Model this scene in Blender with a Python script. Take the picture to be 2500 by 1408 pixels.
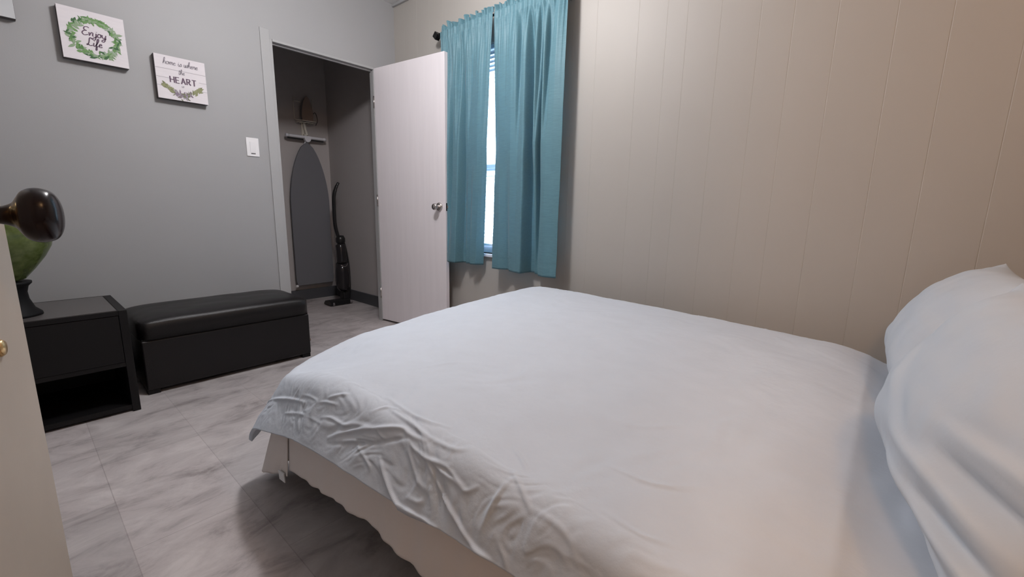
import bpy, bmesh, math, random
import numpy as np
from mathutils import Vector, Matrix, noise

# ------------------------------------------------------------------ scene, camera, light
for o in list(bpy.data.objects):
    bpy.data.objects.remove(o)
SC = bpy.context.scene
COL = SC.collection
rnd = random.Random(7)
PI = math.pi

WALL_T = 0.045       # thickness of the closet wall
X_LEFT = -3.225      # closet wall
Y_WIN = 2.226        # panelled window wall
CEIL = 2.544
X_HEAD = 0.95
Y_NEAR = -0.24
Y_JAMB, Y_HINGE = 1.27, 2.019
HEAD_Z = 2.03
X_CLOSET, Y_CLOSET = -4.513, 2.276

cam = bpy.data.cameras.new('camera')
cam.sensor_fit = 'HORIZONTAL'
cam.sensor_width = 36.0
cam.lens = 36.0 * 1058.31 / 2500
cam.clip_start = 0.02
co = bpy.data.objects.new('camera', cam)
COL.objects.link(co)
right = Vector((0.75402909, 0.65658068, 0.01849156))
up = Vector((-0.13461917, 0.12692189, 0.98273522))
fwd = Vector((-0.64289798, 0.74350026, -0.18409114))
M = Matrix((right, up, -fwd)).transposed().to_4x4()
M.translation = Vector((0, 0, 0.984))
co.matrix_world = M
SC.camera = co

SC.view_settings.view_transform = 'Standard'
SC.view_settings.look = 'None'
SC.view_settings.gamma = 1
SC.view_settings.use_curve_mapping = False
SC.view_settings.exposure = 0.30

w = bpy.data.worlds.new('daylight')
SC.world = w
w.use_nodes = True
w.node_tree.nodes['Background'].inputs[0].default_value = (0.62, 0.82, 1.0, 1)
w.node_tree.nodes['Background'].inputs[1].default_value = 7.0


def lamp(name, loc, energy, color, size):
    l = bpy.data.lights.new(name, 'POINT')
    l.energy = energy
    l.color = color
    l.shadow_soft_size = size
    o = bpy.data.objects.new(name, l)
    o.location = loc
    COL.objects.link(o)
    return o


lamp('ceiling_lamp_light', (-1.70, 1.08, 2.38), 48, (0.98, 0.96, 0.985), 0.10)
lamp('bedside_ceiling_light', (0.72, 0.80, 2.42), 9, (1.0, 0.57, 0.27), 0.10)
lamp('hall_lamp_light', (0.30, -1.2, 1.95), 38, (1.0, 0.58, 0.29), 0.12)


# ------------------------------------------------------------------ materials
def mat(name, color, rough=0.6, metal=0.0, noise_scale=0, noise_amt=0.0, bump=0.0, bump_scale=80, spec=0.5,
        stretch=(1, 1, 1)):
    m = bpy.data.materials.new(name)
    m.use_nodes = True
    nt = m.node_tree
    b = nt.nodes['Principled BSDF']
    b.inputs['Base Color'].default_value = (*color, 1)
    b.inputs['Roughness'].default_value = rough
    b.inputs['Metallic'].default_value = metal
    b.inputs['Specular IOR Level'].default_value = spec
    if noise_scale or bump:
        tc = nt.nodes.new('ShaderNodeTexCoord')
        mp = nt.nodes.new('ShaderNodeMapping')
        mp.inputs['Scale'].default_value = stretch
        nt.links.new(tc.outputs['Object'], mp.inputs[0])
    if noise_scale:
        n = nt.nodes.new('ShaderNodeTexNoise')
        n.inputs['Scale'].default_value = noise_scale
        n.inputs['Detail'].default_value = 4
        nt.links.new(mp.outputs[0], n.inputs['Vector'])
        r = nt.nodes.new('ShaderNodeValToRGB')
        r.color_ramp.elements[0].position = 0.3
        r.color_ramp.elements[1].position = 0.7
        r.color_ramp.elements[0].color = (*[c * (1 - noise_amt) for c in color], 1)
        r.color_ramp.elements[1].color = (*[min(1, c * (1 + noise_amt)) for c in color], 1)
        nt.links.new(n.outputs['Fac'], r.inputs[0])
        nt.links.new(r.outputs[0], b.inputs['Base Color'])
    if bump:
        n2 = nt.nodes.new('ShaderNodeTexNoise')
        n2.inputs['Scale'].default_value = bump_scale
        n2.inputs['Detail'].default_value = 5
        nt.links.new(mp.outputs[0], n2.inputs['Vector'])
        bp = nt.nodes.new('ShaderNodeBump')
        bp.inputs['Strength'].default_value = bump
        bp.inputs['Distance'].default_value = 0.004
        nt.links.new(n2.outputs['Fac'], bp.inputs['Height'])
        nt.links.new(bp.outputs[0], b.inputs['Normal'])
    return m


MAT = {}
MAT['wall'] = mat('grey_wall_paint', (0.355, 0.355, 0.357), 0.55, noise_scale=2.5, noise_amt=0.015, bump=0.06, bump_scale=160)
MAT['panel'] = mat('grey_panel_paint', (0.43, 0.405, 0.372), 0.54, noise_scale=3, noise_amt=0.02, bump=0.10, bump_scale=7, spec=0.5,
                   stretch=(1, 1, 0.35))
MAT['closet'] = mat('closet_lightened_wall_paint', (0.46, 0.43, 0.42), 0.6, noise_scale=2.5, noise_amt=0.02)  # same grey wall paint, colour lightened to stand in for brighter closet light
MAT['ceiling'] = mat('white_ceiling_paint', (0.7, 0.69, 0.68), 0.8, bump=0.1, bump_scale=120)
MAT['casing'] = mat('grey_trim_paint', (0.39, 0.39, 0.39), 0.45, noise_scale=4, noise_amt=0.02)
MAT['baseboard'] = mat('charcoal_trim_paint', (0.07, 0.072, 0.08), 0.45)
MAT['door'] = mat('white_door_laminate', (0.80, 0.755, 0.775), 0.42, noise_scale=5, noise_amt=0.022, stretch=(6, 6, 0.35))
MAT['old_door'] = mat('cream_door_paint', (0.52, 0.47, 0.41), 0.5, noise_scale=6, noise_amt=0.06, bump=0.15, bump_scale=30)
MAT['steel'] = mat('satin_nickel', (0.58, 0.54, 0.52), 0.25, 1.0)
MAT['black_metal'] = mat('black_metal', (0.012, 0.012, 0.013), 0.4, 0.6)
MAT['brass'] = mat('aged_brass', (0.75, 0.52, 0.26), 0.3, 1.0, noise_scale=40, noise_amt=0.2)
MAT['knob'] = mat('brown_ceramic', (0.010, 0.004, 0.005), 0.22, spec=0.3)
MAT['leather'] = mat('black_faux_leather', (0.007, 0.006, 0.0065), 0.36, bump=0.25, bump_scale=260, spec=0.4)
MAT['black_wood'] = mat('black_laminate', (0.006, 0.0055, 0.006), 0.5, spec=0.3, bump=0.05, bump_scale=90)
MAT['nightstand_top'] = mat('dark_grey_glossy_top', (0.085, 0.078, 0.076), 0.32)
MAT['comforter'] = mat('pale_blue_cotton', (0.585, 0.63, 0.695), 0.85, noise_scale=14, noise_amt=0.02, bump=0.35, bump_scale=42, spec=0.2)
MAT['pillow'] = mat('pale_blue_pillowcase', (0.50, 0.54, 0.59), 0.85, noise_scale=10, noise_amt=0.02, bump=0.15, bump_scale=45, spec=0.2)
MAT['skirt'] = mat('off_white_cotton', (0.78, 0.72, 0.68), 0.9, bump=0.15, bump_scale=60, spec=0.1)
MAT['tag'] = mat('white_tag', (0.8, 0.8, 0.8), 0.8)
MAT['mattress'] = mat('mattress_ticking', (0.6, 0.58, 0.55), 0.9)
MAT['bedframe'] = mat('black_bed_frame', (0.01, 0.01, 0.01), 0.5, 0.4)
MAT['white_plastic'] = mat('white_plastic', (0.82, 0.81, 0.82), 0.35)
MAT['dark_slot'] = mat('dark_slot', (0.03, 0.03, 0.03), 0.6)
MAT['canvas'] = mat('white_canvas_print', (0.72, 0.68, 0.70), 0.75, noise_scale=12, noise_amt=0.03, stretch=(1, 1, 5))
MAT['canvas_grey'] = mat('pale_grey_canvas_print', (0.55, 0.56, 0.57), 0.75, noise_scale=12, noise_amt=0.03)
MAT['canvas_edge'] = mat('dark_canvas_edge', (0.10, 0.085, 0.085), 0.8, noise_scale=60, noise_amt=0.4)
MAT['ink'] = mat('plum_ink', (0.13, 0.085, 0.125), 0.8)
MAT['ink_grey'] = mat('grey_ink', (0.22, 0.20, 0.23), 0.8)
MAT['line'] = mat('pale_plank_line', (0.34, 0.32, 0.34), 0.8)
for i, c in enumerate([(0.10, 0.22, 0.07), (0.16, 0.30, 0.11), (0.26, 0.36, 0.22), (0.06, 0.14, 0.06), (0.33, 0.40, 0.31)]):
    MAT['leaf%d' % i] = mat('printed_leaf_%d' % i, c, 0.8)
for i, c in enumerate([(0.17, 0.18, 0.10), (0.27, 0.28, 0.15), (0.24, 0.19, 0.24), (0.35, 0.31, 0.36)]):
    MAT['spray%d' % i] = mat('printed_spray_%d' % i, c, 0.8)
MAT['board_cover'] = mat('charcoal_ironing_cover', (0.165, 0.165, 0.18), 0.9, bump=0.1, bump_scale=200)
MAT['grey_metal'] = mat('light_grey_metal', (0.72, 0.72, 0.76), 0.45, 0.0)
MAT['white_wire'] = mat('white_coated_wire', (0.70, 0.66, 0.58), 0.5)
MAT['iron_body'] = mat('iron_soleplate', (0.30, 0.23, 0.19), 0.5, 0.25)
MAT['black_plastic'] = mat('black_plastic', (0.012, 0.012, 0.013), 0.32)
MAT['cup'] = mat('smoky_dust_cup', (0.022, 0.020, 0.022), 0.15, spec=0.35)
MAT['grey_plastic'] = mat('grey_plastic', (0.16, 0.15, 0.16), 0.35)
MAT['pedestal'] = mat('black_pedestal', (0.004, 0.004, 0.0045), 0.6, spec=0.2)
MAT['blind'] = mat('white_blind_vinyl', (0.80, 0.84, 0.92), 0.5)
MAT['sash'] = mat('white_window_vinyl', (0.75, 0.77, 0.85), 0.45)
MAT['ground'] = mat('pale_gravel', (0.5, 0.5, 0.48), 0.9, noise_scale=8, noise_amt=0.2)


def curtain_material():
    m = mat('teal_curtain_fabric', (0.125, 0.262, 0.312), 0.5, noise_scale=70, noise_amt=0.10, bump=0.12, bump_scale=140,
            stretch=(0.25, 1, 3.0), spec=0.35)
    nt = m.node_tree
    b = nt.nodes['Principled BSDF']
    b.inputs['Sheen Weight'].default_value = 0.15
    t = nt.nodes.new('ShaderNodeBsdfTranslucent')
    t.inputs[0].default_value = (0.10, 0.34, 0.50, 1)
    mx = nt.nodes.new('ShaderNodeMixShader')
    mx.inputs[0].default_value = 0.15
    nt.links.new(b.outputs[0], mx.inputs[1])
    nt.links.new(t.outputs[0], mx.inputs[2])
    nt.links.new(mx.outputs[0], nt.nodes['Material Output'].inputs[0])
    return m


MAT['curtain'] = curtain_material()


def glass_material(name, color, tint, alpha):
    m = bpy.data.materials.new(name)
    m.use_nodes = True
    nt = m.node_tree
    b = nt.nodes['Principled BSDF']
    b.inputs['Base Color'].default_value = (*color, 1)
    b.inputs['Roughness'].default_value = 0.08
    t = nt.nodes.new('ShaderNodeBsdfTransparent')
    t.inputs[0].default_value = (*tint, 1)
    mx = nt.nodes.new('ShaderNodeMixShader')
    mx.inputs[0].default_value = alpha
    nt.links.new(t.outputs[0], mx.inputs[1])
    nt.links.new(b.outputs[0], mx.inputs[2])
    nt.links.new(mx.outputs[0], nt.nodes['Material Output'].inputs[0])
    return m


MAT['pane'] = glass_material('window_glass', (0.6, 0.65, 0.7), (0.95, 0.98, 1.0), 0.06)
MAT['green_glass'] = glass_material('green_glass', (0.10, 0.135, 0.035), (0.45, 0.55, 0.25), 0.72)
_nt = MAT['green_glass'].node_tree
_n = _nt.nodes.new('ShaderNodeTexNoise')
_n.inputs['Scale'].default_value = 11
_r = _nt.nodes.new('ShaderNodeValToRGB')
_r.color_ramp.elements[0].color = (0.085, 0.115, 0.03, 1)
_r.color_ramp.elements[1].color = (0.17, 0.21, 0.075, 1)
_r.color_ramp.elements[0].position = 0.35
_r.color_ramp.elements[1].position = 0.7
_nt.links.new(_n.outputs['Fac'], _r.inputs[0])
_nt.links.new(_r.outputs[0], _nt.nodes['Principled BSDF'].inputs['Base Color'])


def floor_material():
    m = bpy.data.materials.new('grey_stone_look_vinyl')
    m.use_nodes = True
    nt = m.node_tree
    L = nt.links.new
    b = nt.nodes['Principled BSDF']
    b.inputs['Roughness'].default_value = 0.42
    b.inputs['Specular IOR Level'].default_value = 0.35
    tc = nt.nodes.new('ShaderNodeTexCoord')
    mp = nt.nodes.new('ShaderNodeMapping')
    mp.inputs['Location'].default_value = (0.29, 0.19, 0)
    L(tc.outputs['Object'], mp.inputs[0])
    br = nt.nodes.new('ShaderNodeTexBrick')
    br.inputs['Scale'].default_value = 1.0
    br.inputs['Brick Width'].default_value = 0.61
    br.inputs['Row Height'].default_value = 0.305
    br.inputs['Mortar Size'].default_value = 0.0016
    br.inputs['Mortar Smooth'].default_value = 0.3
    br.inputs['Color1'].default_value = (0.9, 0.9, 0.9, 1)
    br.inputs['Color2'].default_value = (1.06, 1.05, 1.05, 1)
    br.inputs['Mortar'].default_value = (0.8, 0.78, 0.78, 1)
    L(mp.outputs[0], br.inputs['Vector'])
    mp2 = nt.nodes.new('ShaderNodeMapping')
    mp2.inputs['Scale'].default_value = (2.6, 1.3, 1)
    mp2.inputs['Rotation'].default_value = (0, 0, 0.12)
    L(tc.outputs['Object'], mp2.inputs[0])
    n1 = nt.nodes.new('ShaderNodeTexNoise')
    n1.inputs['Scale'].default_value = 3.3
    n1.inputs['Detail'].default_value = 7
    n1.inputs['Roughness'].default_value = 0.68
    n1.inputs['Distortion'].default_value = 0.5
    L(mp2.outputs[0], n1.inputs['Vector'])
    r1 = nt.nodes.new('ShaderNodeValToRGB')
    e = r1.color_ramp.elements
    e[0].position, e[0].color = 0.30, (0.25, 0.222, 0.217, 1)
    e[1].position, e[1].color = 0.68, (0.58, 0.545, 0.535, 1)
    k = e.new(0.47)
    k.color = (0.45, 0.415, 0.41, 1)
    L(n1.outputs['Fac'], r1.inputs[0])
    mx = nt.nodes.new('ShaderNodeMix')
    mx.data_type = 'RGBA'
    mx.blend_type = 'MULTIPLY'
    mx.inputs[0].default_value = 1.0
    L(r1.outputs[0], mx.inputs[6])
    L(br.outputs['Color'], mx.inputs[7])
    L(mx.outputs[2], b.inputs['Base Color'])
    bp = nt.nodes.new('ShaderNodeBump')
    bp.inputs['Strength'].default_value = 0.25
    bp.inputs['Distance'].default_value = 0.002
    L(br.outputs['Fac'], bp.inputs['Height'])
    bp.invert = True
    L(bp.outputs[0], b.inputs['Normal'])
    return m


MAT['floor'] = floor_material()


# ------------------------------------------------------------------ mesh helpers
class MB:
    def __init__(self):
        self.bm = bmesh.new()

    def box(self, lo, hi, mat4=None, mi=0):
        vs = [self.bm.verts.new((x, y, z)) for z in (lo[2], hi[2]) for y in (lo[1], hi[1]) for x in (lo[0], hi[0])]
        for f in ((0, 2, 3, 1), (4, 5, 7, 6), (0, 1, 5, 4), (2, 6, 7, 3), (1, 3, 7, 5), (0, 4, 6, 2)):
            self.bm.faces.new([vs[i] for i in f]).material_index = mi
        if mat4 is not None:
            for v in vs:
                v.co = mat4 @ v.co
        return self

    def tube(self, pts, r, seg=12, cap=True, mi=0):
        pts = [Vector(p) for p in pts]
        n = len(pts)
        rs = r if isinstance(r, (list, tuple)) else [r] * n
        t0 = (pts[1] - pts[0]).normalized()
        ref = Vector((0, 0, 1)) if abs(t0.z) < 0.9 else Vector((1, 0, 0))
        a = t0.cross(ref).normalized()
        rings = []
        for i, p in enumerate(pts):
            t = (pts[min(i + 1, n - 1)] - pts[max(i - 1, 0)]).normalized()
            a = (a - t * a.dot(t)).normalized()
            b = t.cross(a)
            rr = rs[i] if isinstance(rs[i], tuple) else (rs[i], rs[i])
            rings.append([self.bm.verts.new(p + a * (rr[0] * math.cos(2 * PI * k / seg)) + b * (rr[1] * math.sin(2 * PI * k / seg)))
                          for k in range(seg)])
        for i in range(n - 1):
            for k in range(seg):
                self.bm.faces.new((rings[i][k], rings[i][(k + 1) % seg], rings[i + 1][(k + 1) % seg], rings[i + 1][k])).material_index = mi
        if cap:
            self.bm.faces.new(list(reversed(rings[0]))).material_index = mi
            self.bm.faces.new(rings[-1]).material_index = mi
        return self

    def lathe(self, prof, origin=(0, 0, 0), axis=(0, 0, 1), seg=40, sx=1.0, sy=1.0):
        ax = Vector(axis).normalized()
        ref = Vector((0, 0, 1)) if abs(ax.z) < 0.9 else Vector((1, 0, 0))
        a = ax.cross(ref).normalized()
        b = ax.cross(a)
        o = Vector(origin)
        rings = []
        for r, h in prof:
            if r < 1e-6:
                rings.append([self.bm.verts.new(o + ax * h)])
            else:
                rings.append([self.bm.verts.new(o + ax * h + a * (r * sx * math.cos(2 * PI * k / seg)) + b * (r * sy * math.sin(2 * PI * k / seg)))
                              for k in range(seg)])
        for i in range(len(rings) - 1):
            A, B = rings[i], rings[i + 1]
            for k in range(seg):
                k2 = (k + 1) % seg
                if len(A) == 1 and len(B) == 1:
                    continue
                if len(A) == 1:
                    self.bm.faces.new((A[0], B[k2], B[k]))
                elif len(B) == 1:
                    self.bm.faces.new((A[k], A[k2], B[0]))
                else:
                    self.bm.faces.new((A[k], A[k2], B[k2], B[k]))
        return self

    def prism(self, poly, lo, hi, plane='yz', mi=0):
        """polygon extruded along the remaining axis"""
        def P(a, b, c):
            return {'yz': (c, a, b), 'xz': (a, c, b), 'xy': (a, b, c)}[plane]
        A = [self.bm.verts.new(P(a, b, lo)) for a, b in poly]
        B = [self.bm.verts.new(P(a, b, hi)) for a, b in poly]
        n = len(poly)
        self.bm.faces.new(A).material_index = mi
        self.bm.faces.new(list(reversed(B))).material_index = mi
        for i in range(n):
            self.bm.faces.new((A[i], B[i], B[(i + 1) % n], A[(i + 1) % n])).material_index = mi
        return self

    def build(self, name, m, parent=None, loc=None, bevel=0, smooth=False, bseg=3, subsurf=0):
        bmesh.ops.recalc_face_normals(self.bm, faces=self.bm.faces)
        me = bpy.data.meshes.new(name)
        if loc is not None:
            bmesh.ops.translate(self.bm, verts=self.bm.verts, vec=-Vector(loc))
        self.bm.to_mesh(me)
        self.bm.free()
        for k in (m if isinstance(m, (list, tuple)) else [m]):
            me.materials.append(MAT[k])
        if smooth or bevel:
            for p in me.polygons:
                p.use_smooth = True
        o = bpy.data.objects.new(name, me)
        COL.objects.link(o)
        if parent is not None:
            o.parent = parent
        if loc is not None:
            o.location = loc
        if bevel:
            bv = o.modifiers.new('bevel', 'BEVEL')
            bv.width = bevel
            bv.segments = bseg
            bv.limit_method = 'ANGLE'
            bv.angle_limit = math.radians(40)
            bv.harden_normals = True
        if subsurf:
            s = o.modifiers.new('subsurf', 'SUBSURF')
            s.levels = s.render_levels = subsurf
        return o


def grid_object(name, P, m, parent=None, solid=0, offset=-1, close_u=False):
    """P: array (nu, nv, 3)"""
    nu, nv = P.shape[:2]
    me = bpy.data.meshes.new(name)
    idx = np.arange(nu * nv).reshape(nu, nv)
    f = np.stack([idx[:-1, :-1], idx[1:, :-1], idx[1:, 1:], idx[:-1, 1:]], -1).reshape(-1, 4)
    me.from_pydata(P.reshape(-1, 3).tolist(), [], f.tolist())
    for p in me.polygons:
        p.use_smooth = True
    me.materials.append(MAT[m])
    o = bpy.data.objects.new(name, me)
    COL.objects.link(o)
    if parent is not None:
        o.parent = parent
    if solid:
        s = o.modifiers.new('thickness', 'SOLIDIFY')
        s.thickness = solid
        s.offset = offset
    return o


def tag(o, label, cat, kind=None, group=None):
    o['label'] = label
    o['category'] = cat
    if kind:
        o['kind'] = kind
    if group:
        o['group'] = group
    return o


def thing(name, label, cat, loc=(0, 0, 0), rotz=0.0, kind=None, group=None):
    o = bpy.data.objects.new(name, None)
    o.empty_display_size = 0.1
    COL.objects.link(o)
    o.location = loc
    o.rotation_euler = (0, 0, rotz)
    return tag(o, label, cat, kind, group)


def smooth_line(pts, n=6):
    """Catmull-Rom through points"""
    p = [np.array(q, float) for q in pts]
    p = [2 * p[0] - p[1]] + p + [2 * p[-1] - p[-2]]
    out = []
    for i in range(1, len(p) - 2):
        for k in range(n):
            t = k / n
            a, b, c, d = p[i - 1], p[i], p[i + 1], p[i + 2]
            out.append(0.5 * ((2 * b) + (c - a) * t + (2 * a - 5 * b + 4 * c - d) * t * t + (3 * b - a - 3 * c + d) * t ** 3))
    out.append(p[-2])
    return out


# ------------------------------------------------------------------ room shell
tag(MB().box((X_CLOSET - 0.1, -2.4, -0.1), (X_HEAD + 0.1, Y_WIN + 0.2, 0)).build('floor', 'floor'),
    'grey mottled stone-look vinyl tile floor', 'floor', 'structure')
tag(MB().box((X_LEFT - WALL_T, -2.4, CEIL), (X_HEAD + 0.1, Y_WIN + 0.12, CEIL + 0.1)).build('ceiling', 'ceiling'),
    'pale ceiling above the bedroom', 'ceiling', 'structure')

# closet wall with its doorway
wl = MB()
wl.box((X_LEFT - WALL_T, Y_NEAR - 0.1, 0), (X_LEFT, Y_JAMB, CEIL))
wl.box((X_LEFT - WALL_T, Y_JAMB, HEAD_Z), (X_LEFT, Y_HINGE, CEIL))
wl.box((X_LEFT - WALL_T, Y_HINGE, 0), (X_LEFT, Y_WIN + 0.12, CEIL))
tag(wl.build('wall_left', 'wall'), 'grey painted wall with the closet doorway and hanging pictures', 'wall', 'structure')

# panelled window wall with real grooves and a window opening
WX0, WX1, WZ0, WZ1 = -2.52, -1.60, 0.655, 2.04
grooves = [-3.09, -2.93, -2.78, -2.63, -1.50, -1.351, -1.109, -0.96, -0.861, -0.709, -0.546, -0.421, -0.27, -0.09, 0.06,
           0.24, 0.38, 0.55]
gw, gd = 0.0020, 0.0006
prof = [(X_LEFT, 0.0)]
for g in sorted(grooves):
    prof += [(g - gw, 0.0), (g - gw * 0.4, gd), (g + gw * 0.4, gd), (g + gw, 0.0)]
prof += [(X_HEAD, 0.0)]
for wx in (WX0, WX1):
    prof.append((wx, 0.0))
prof.sort()


def wall_strip(mb, pr, z0, z1):
    poly = [(x, Y_WIN + d) for x, d in pr] + [(pr[-1][0], Y_WIN + 0.12), (pr[0][0], Y_WIN + 0.12)]
    mb.prism(poly, z0, z1, 'xy')


wr = MB()
wall_strip(wr, [p for p in prof if p[0] <= WX0], 0, CEIL)
wall_strip(wr, [p for p in prof if WX0 <= p[0] <= WX1], 0, WZ0)
wall_strip(wr, [p for p in prof if WX0 <= p[0] <= WX1], WZ1, CEIL)
wall_strip(wr, [p for p in prof if p[0] >= WX1], 0, CEIL)
tag(wr.build('wall_right', 'panel'), 'long painted wall of vertical grooved panelling beside the bed', 'wall', 'structure')

tag(MB().box((X_HEAD, Y_NEAR - 0.1, 0), (X_HEAD + 0.1, Y_WIN + 0.12, CEIL)).build('wall_head', 'wall'),
    'wall behind the head of the bed', 'wall', 'structure')
DX0, DX1 = 0.03, 0.80
wn = MB()
wn.box((X_LEFT, Y_NEAR - 0.1, 0), (DX0, Y_NEAR, CEIL))
wn.box((DX0, Y_NEAR - 0.1, HEAD_Z), (DX1, Y_NEAR, CEIL))
wn.box((DX1, Y_NEAR - 0.1, 0), (X_HEAD, Y_NEAR, CEIL))
tag(wn.build('wall_near', 'wall'), 'wall with the bedroom doorway behind the viewer', 'wall', 'structure')
# hall beyond the bedroom doorway
hl = MB()
hl.box((-1.3, -2.4, 0), (-1.2, Y_NEAR - 0.1, CEIL))
hl.box((X_HEAD, -2.4, 0), (X_HEAD + 0.1, Y_NEAR - 0.1, CEIL))
hl.box((-1.3, -2.5, 0), (X_HEAD + 0.1, -2.4, CEIL))
tag(hl.build('wall_hall', 'wall'), 'hallway walls outside the bedroom doorway', 'wall', 'structure')

# closet interior
tag(MB().box((X_CLOSET - 0.1, 0.9, 0), (X_CLOSET, Y_CLOSET + 0.1, 2.5)).build('wall_closet_back', 'closet'),
    'back wall of the closet behind the ironing board', 'wall', 'structure')
tag(MB().box((X_CLOSET, Y_CLOSET, 0), (X_LEFT - WALL_T, Y_CLOSET + 0.1, 2.5)).build('wall_closet_right', 'closet'),
    'right side wall of the closet beside the vacuum', 'wall', 'structure')
tag(MB().box((X_CLOSET, 0.9, 0), (X_LEFT - WALL_T, 1.0, 2.5)).build('wall_closet_left', 'closet'),
    'left side wall of the closet', 'wall', 'structure')
tag(MB().box((X_CLOSET - 0.1, 0.9, 2.5), (X_LEFT - WALL_T, Y_CLOSET + 0.1, 2.6)).build('ceiling_closet', 'wall'),
    'dark ceiling inside the closet', 'ceiling', 'structure')

BBH = 0.108
tag(MB().box((X_CLOSET, 1.0, 0), (X_CLOSET + 0.014, Y_CLOSET, BBH)).build('baseboard_closet_back', 'baseboard', bevel=0.003),
    'charcoal baseboard along the back of the closet', 'baseboard', 'structure')
tag(MB().box((X_CLOSET + 0.014, Y_CLOSET - 0.014, 0), (X_LEFT - WALL_T, Y_CLOSET, BBH)).build('baseboard_closet_right', 'baseboard', bevel=0.003),
    'charcoal baseboard along the right side of the closet', 'baseboard', 'structure')
tag(MB().box((X_LEFT, Y_NEAR, 0), (X_LEFT + 0.014, 1.208, BBH)).build('baseboard_left', 'baseboard', bevel=0.003),
    'charcoal baseboard along the picture wall', 'baseboard', 'structure')
tag(MB().box((X_LEFT, Y_WIN - 0.014, 0), (X_HEAD, Y_WIN, BBH)).build('baseboard_right', 'baseboard', bevel=0.003),
    'charcoal baseboard along the panelled wall', 'baseboard', 'structure')

# doorway casing, jamb liner and stop
cs = MB()
cs.box((X_LEFT, 1.209, 0), (X_LEFT + 0.007, Y_JAMB - 0.004, 2.088))
tag(cs.build('trim_1', 'casing', bevel=0.002), 'flat grey door casing left of the closet opening', 'trim', 'structure')
jb = MB()
jb.box((X_LEFT - WALL_T, Y_JAMB - 0.004, 0), (X_LEFT + 0.004, Y_JAMB + 0.012, HEAD_Z))
jb.box((X_LEFT - WALL_T, Y_HINGE - 0.002, 0), (X_LEFT + 0.004, Y_HINGE + 0.014, HEAD_Z))
jb.box((X_LEFT - WALL_T, Y_JAMB + 0.012, HEAD_Z - 0.012), (X_LEFT + 0.010, Y_HINGE - 0.002, HEAD_Z + 0.004))
jb.box((X_LEFT - 0.038, Y_JAMB + 0.012, HEAD_Z - 0.022), (X_LEFT - 0.02, Y_HINGE - 0.002, HEAD_Z - 0.012))
tag(jb.build('trim_2', 'casing', bevel=0.0015), 'grey jamb and head lining of the closet opening', 'trim', 'structure')
cr = MB()
cr.box((X_LEFT, Y_WIN - 0.02, CEIL - 0.02), (X_HEAD, Y_WIN, CEIL))
tag(cr.build('trim_3', 'casing', bevel=0.004), 'thin ceiling moulding along the panelled wall', 'trim', 'structure')

# ------------------------------------------------------------------ window
win = thing('window_1', 'window mostly covered by teal curtains, bright daylight in the gap', 'window', (0, 0, 0), 0, 'structure')
fr = MB()
y0, y1 = Y_WIN + 0.055, Y_WIN + 0.115
fr.box((WX0, y0, WZ0), (WX0 + 0.04, y1, WZ1)).box((WX1 - 0.04, y0, WZ0), (WX1, y1, WZ1))
fr.box((WX0 + 0.04, y0, WZ0), (WX1 - 0.04, y1, WZ0 + 0.05)).box((WX0 + 0.04, y0, WZ1 - 0.05), (WX1 - 0.04, y1, WZ1))
fr.box((WX0 + 0.04, y0 + 0.01, 1.235), (WX1 - 0.04, y1 - 0.01, 1.285))
fr.build('window_frame', 'sash', win, bevel=0.003)
pn = MB()
pn.box((WX0 + 0.035, y0 + 0.028, WZ0 + 0.045), (WX1 - 0.035, y0 + 0.032, WZ1 - 0.045))
pn.build('pane', 'pane', win)
MB().box((WX0 - 0.03, Y_WIN - 0.022, WZ0 - 0.022), (WX1 + 0.03, Y_WIN + 0.055, WZ0)).build('window_sill', 'sash', win, bevel=0.005)
rv = MB()
rv.box((WX0 - 0.001, Y_WIN + 0.001, WZ0), (WX0 + 0.008, y0, WZ1)).box((WX1 - 0.008, Y_WIN + 0.001, WZ0), (WX1 + 0.001, y0, WZ1))
rv.build('window_reveal', 'sash', win)

bl = thing('window_blind', 'white slatted horizontal blind seen in the gap between the curtains', 'blind', (0, 0, 0))
bx0, bx1, by = WX0 + 0.012, WX1 - 0.012, Y_WIN + 0.028
MB().box((bx0, by - 0.014, WZ1 - 0.03), (bx1, by + 0.014, WZ1 - 0.002)).build('head_rail', 'blind', bl, bevel=0.003)
sl = MB()
z = WZ1 - 0.05
k = 0
while z > 0.735:
    upper = z > 1.86
    ang = math.radians(62 if upper else 14 + 5 * math.sin(k * 1.7))
    r4 = Matrix.Translation((0, by, z)) @ Matrix.Rotation(ang, 4, 'X')
    sl.box((bx0, -0.0125, -0.0005), (bx1, 0.0125, 0.0005), r4)
    z -= 0.0265
    k += 1
sl.build('slats', 'blind', bl)
MB().box((bx0, by - 0.012, 0.708), (bx1, by + 0.012, 0.724)).build('bottom_rail', 'blind', bl, bevel=0.003)
ld = MB()
for lx in (-2.30, -1.82):
    ld.tube([(lx, by - 0.013, 0.71), (lx, by - 0.013, WZ1 - 0.03)], 0.001, 6)
ld.build('ladder_cord', 'blind', bl)
tag(MB().box((-8, Y_WIN + 0.3, -0.5), (4, 12, -0.4)).build('ground_outside', 'ground'), 'pale ground outside the window', 'ground', 'structure')

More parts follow.
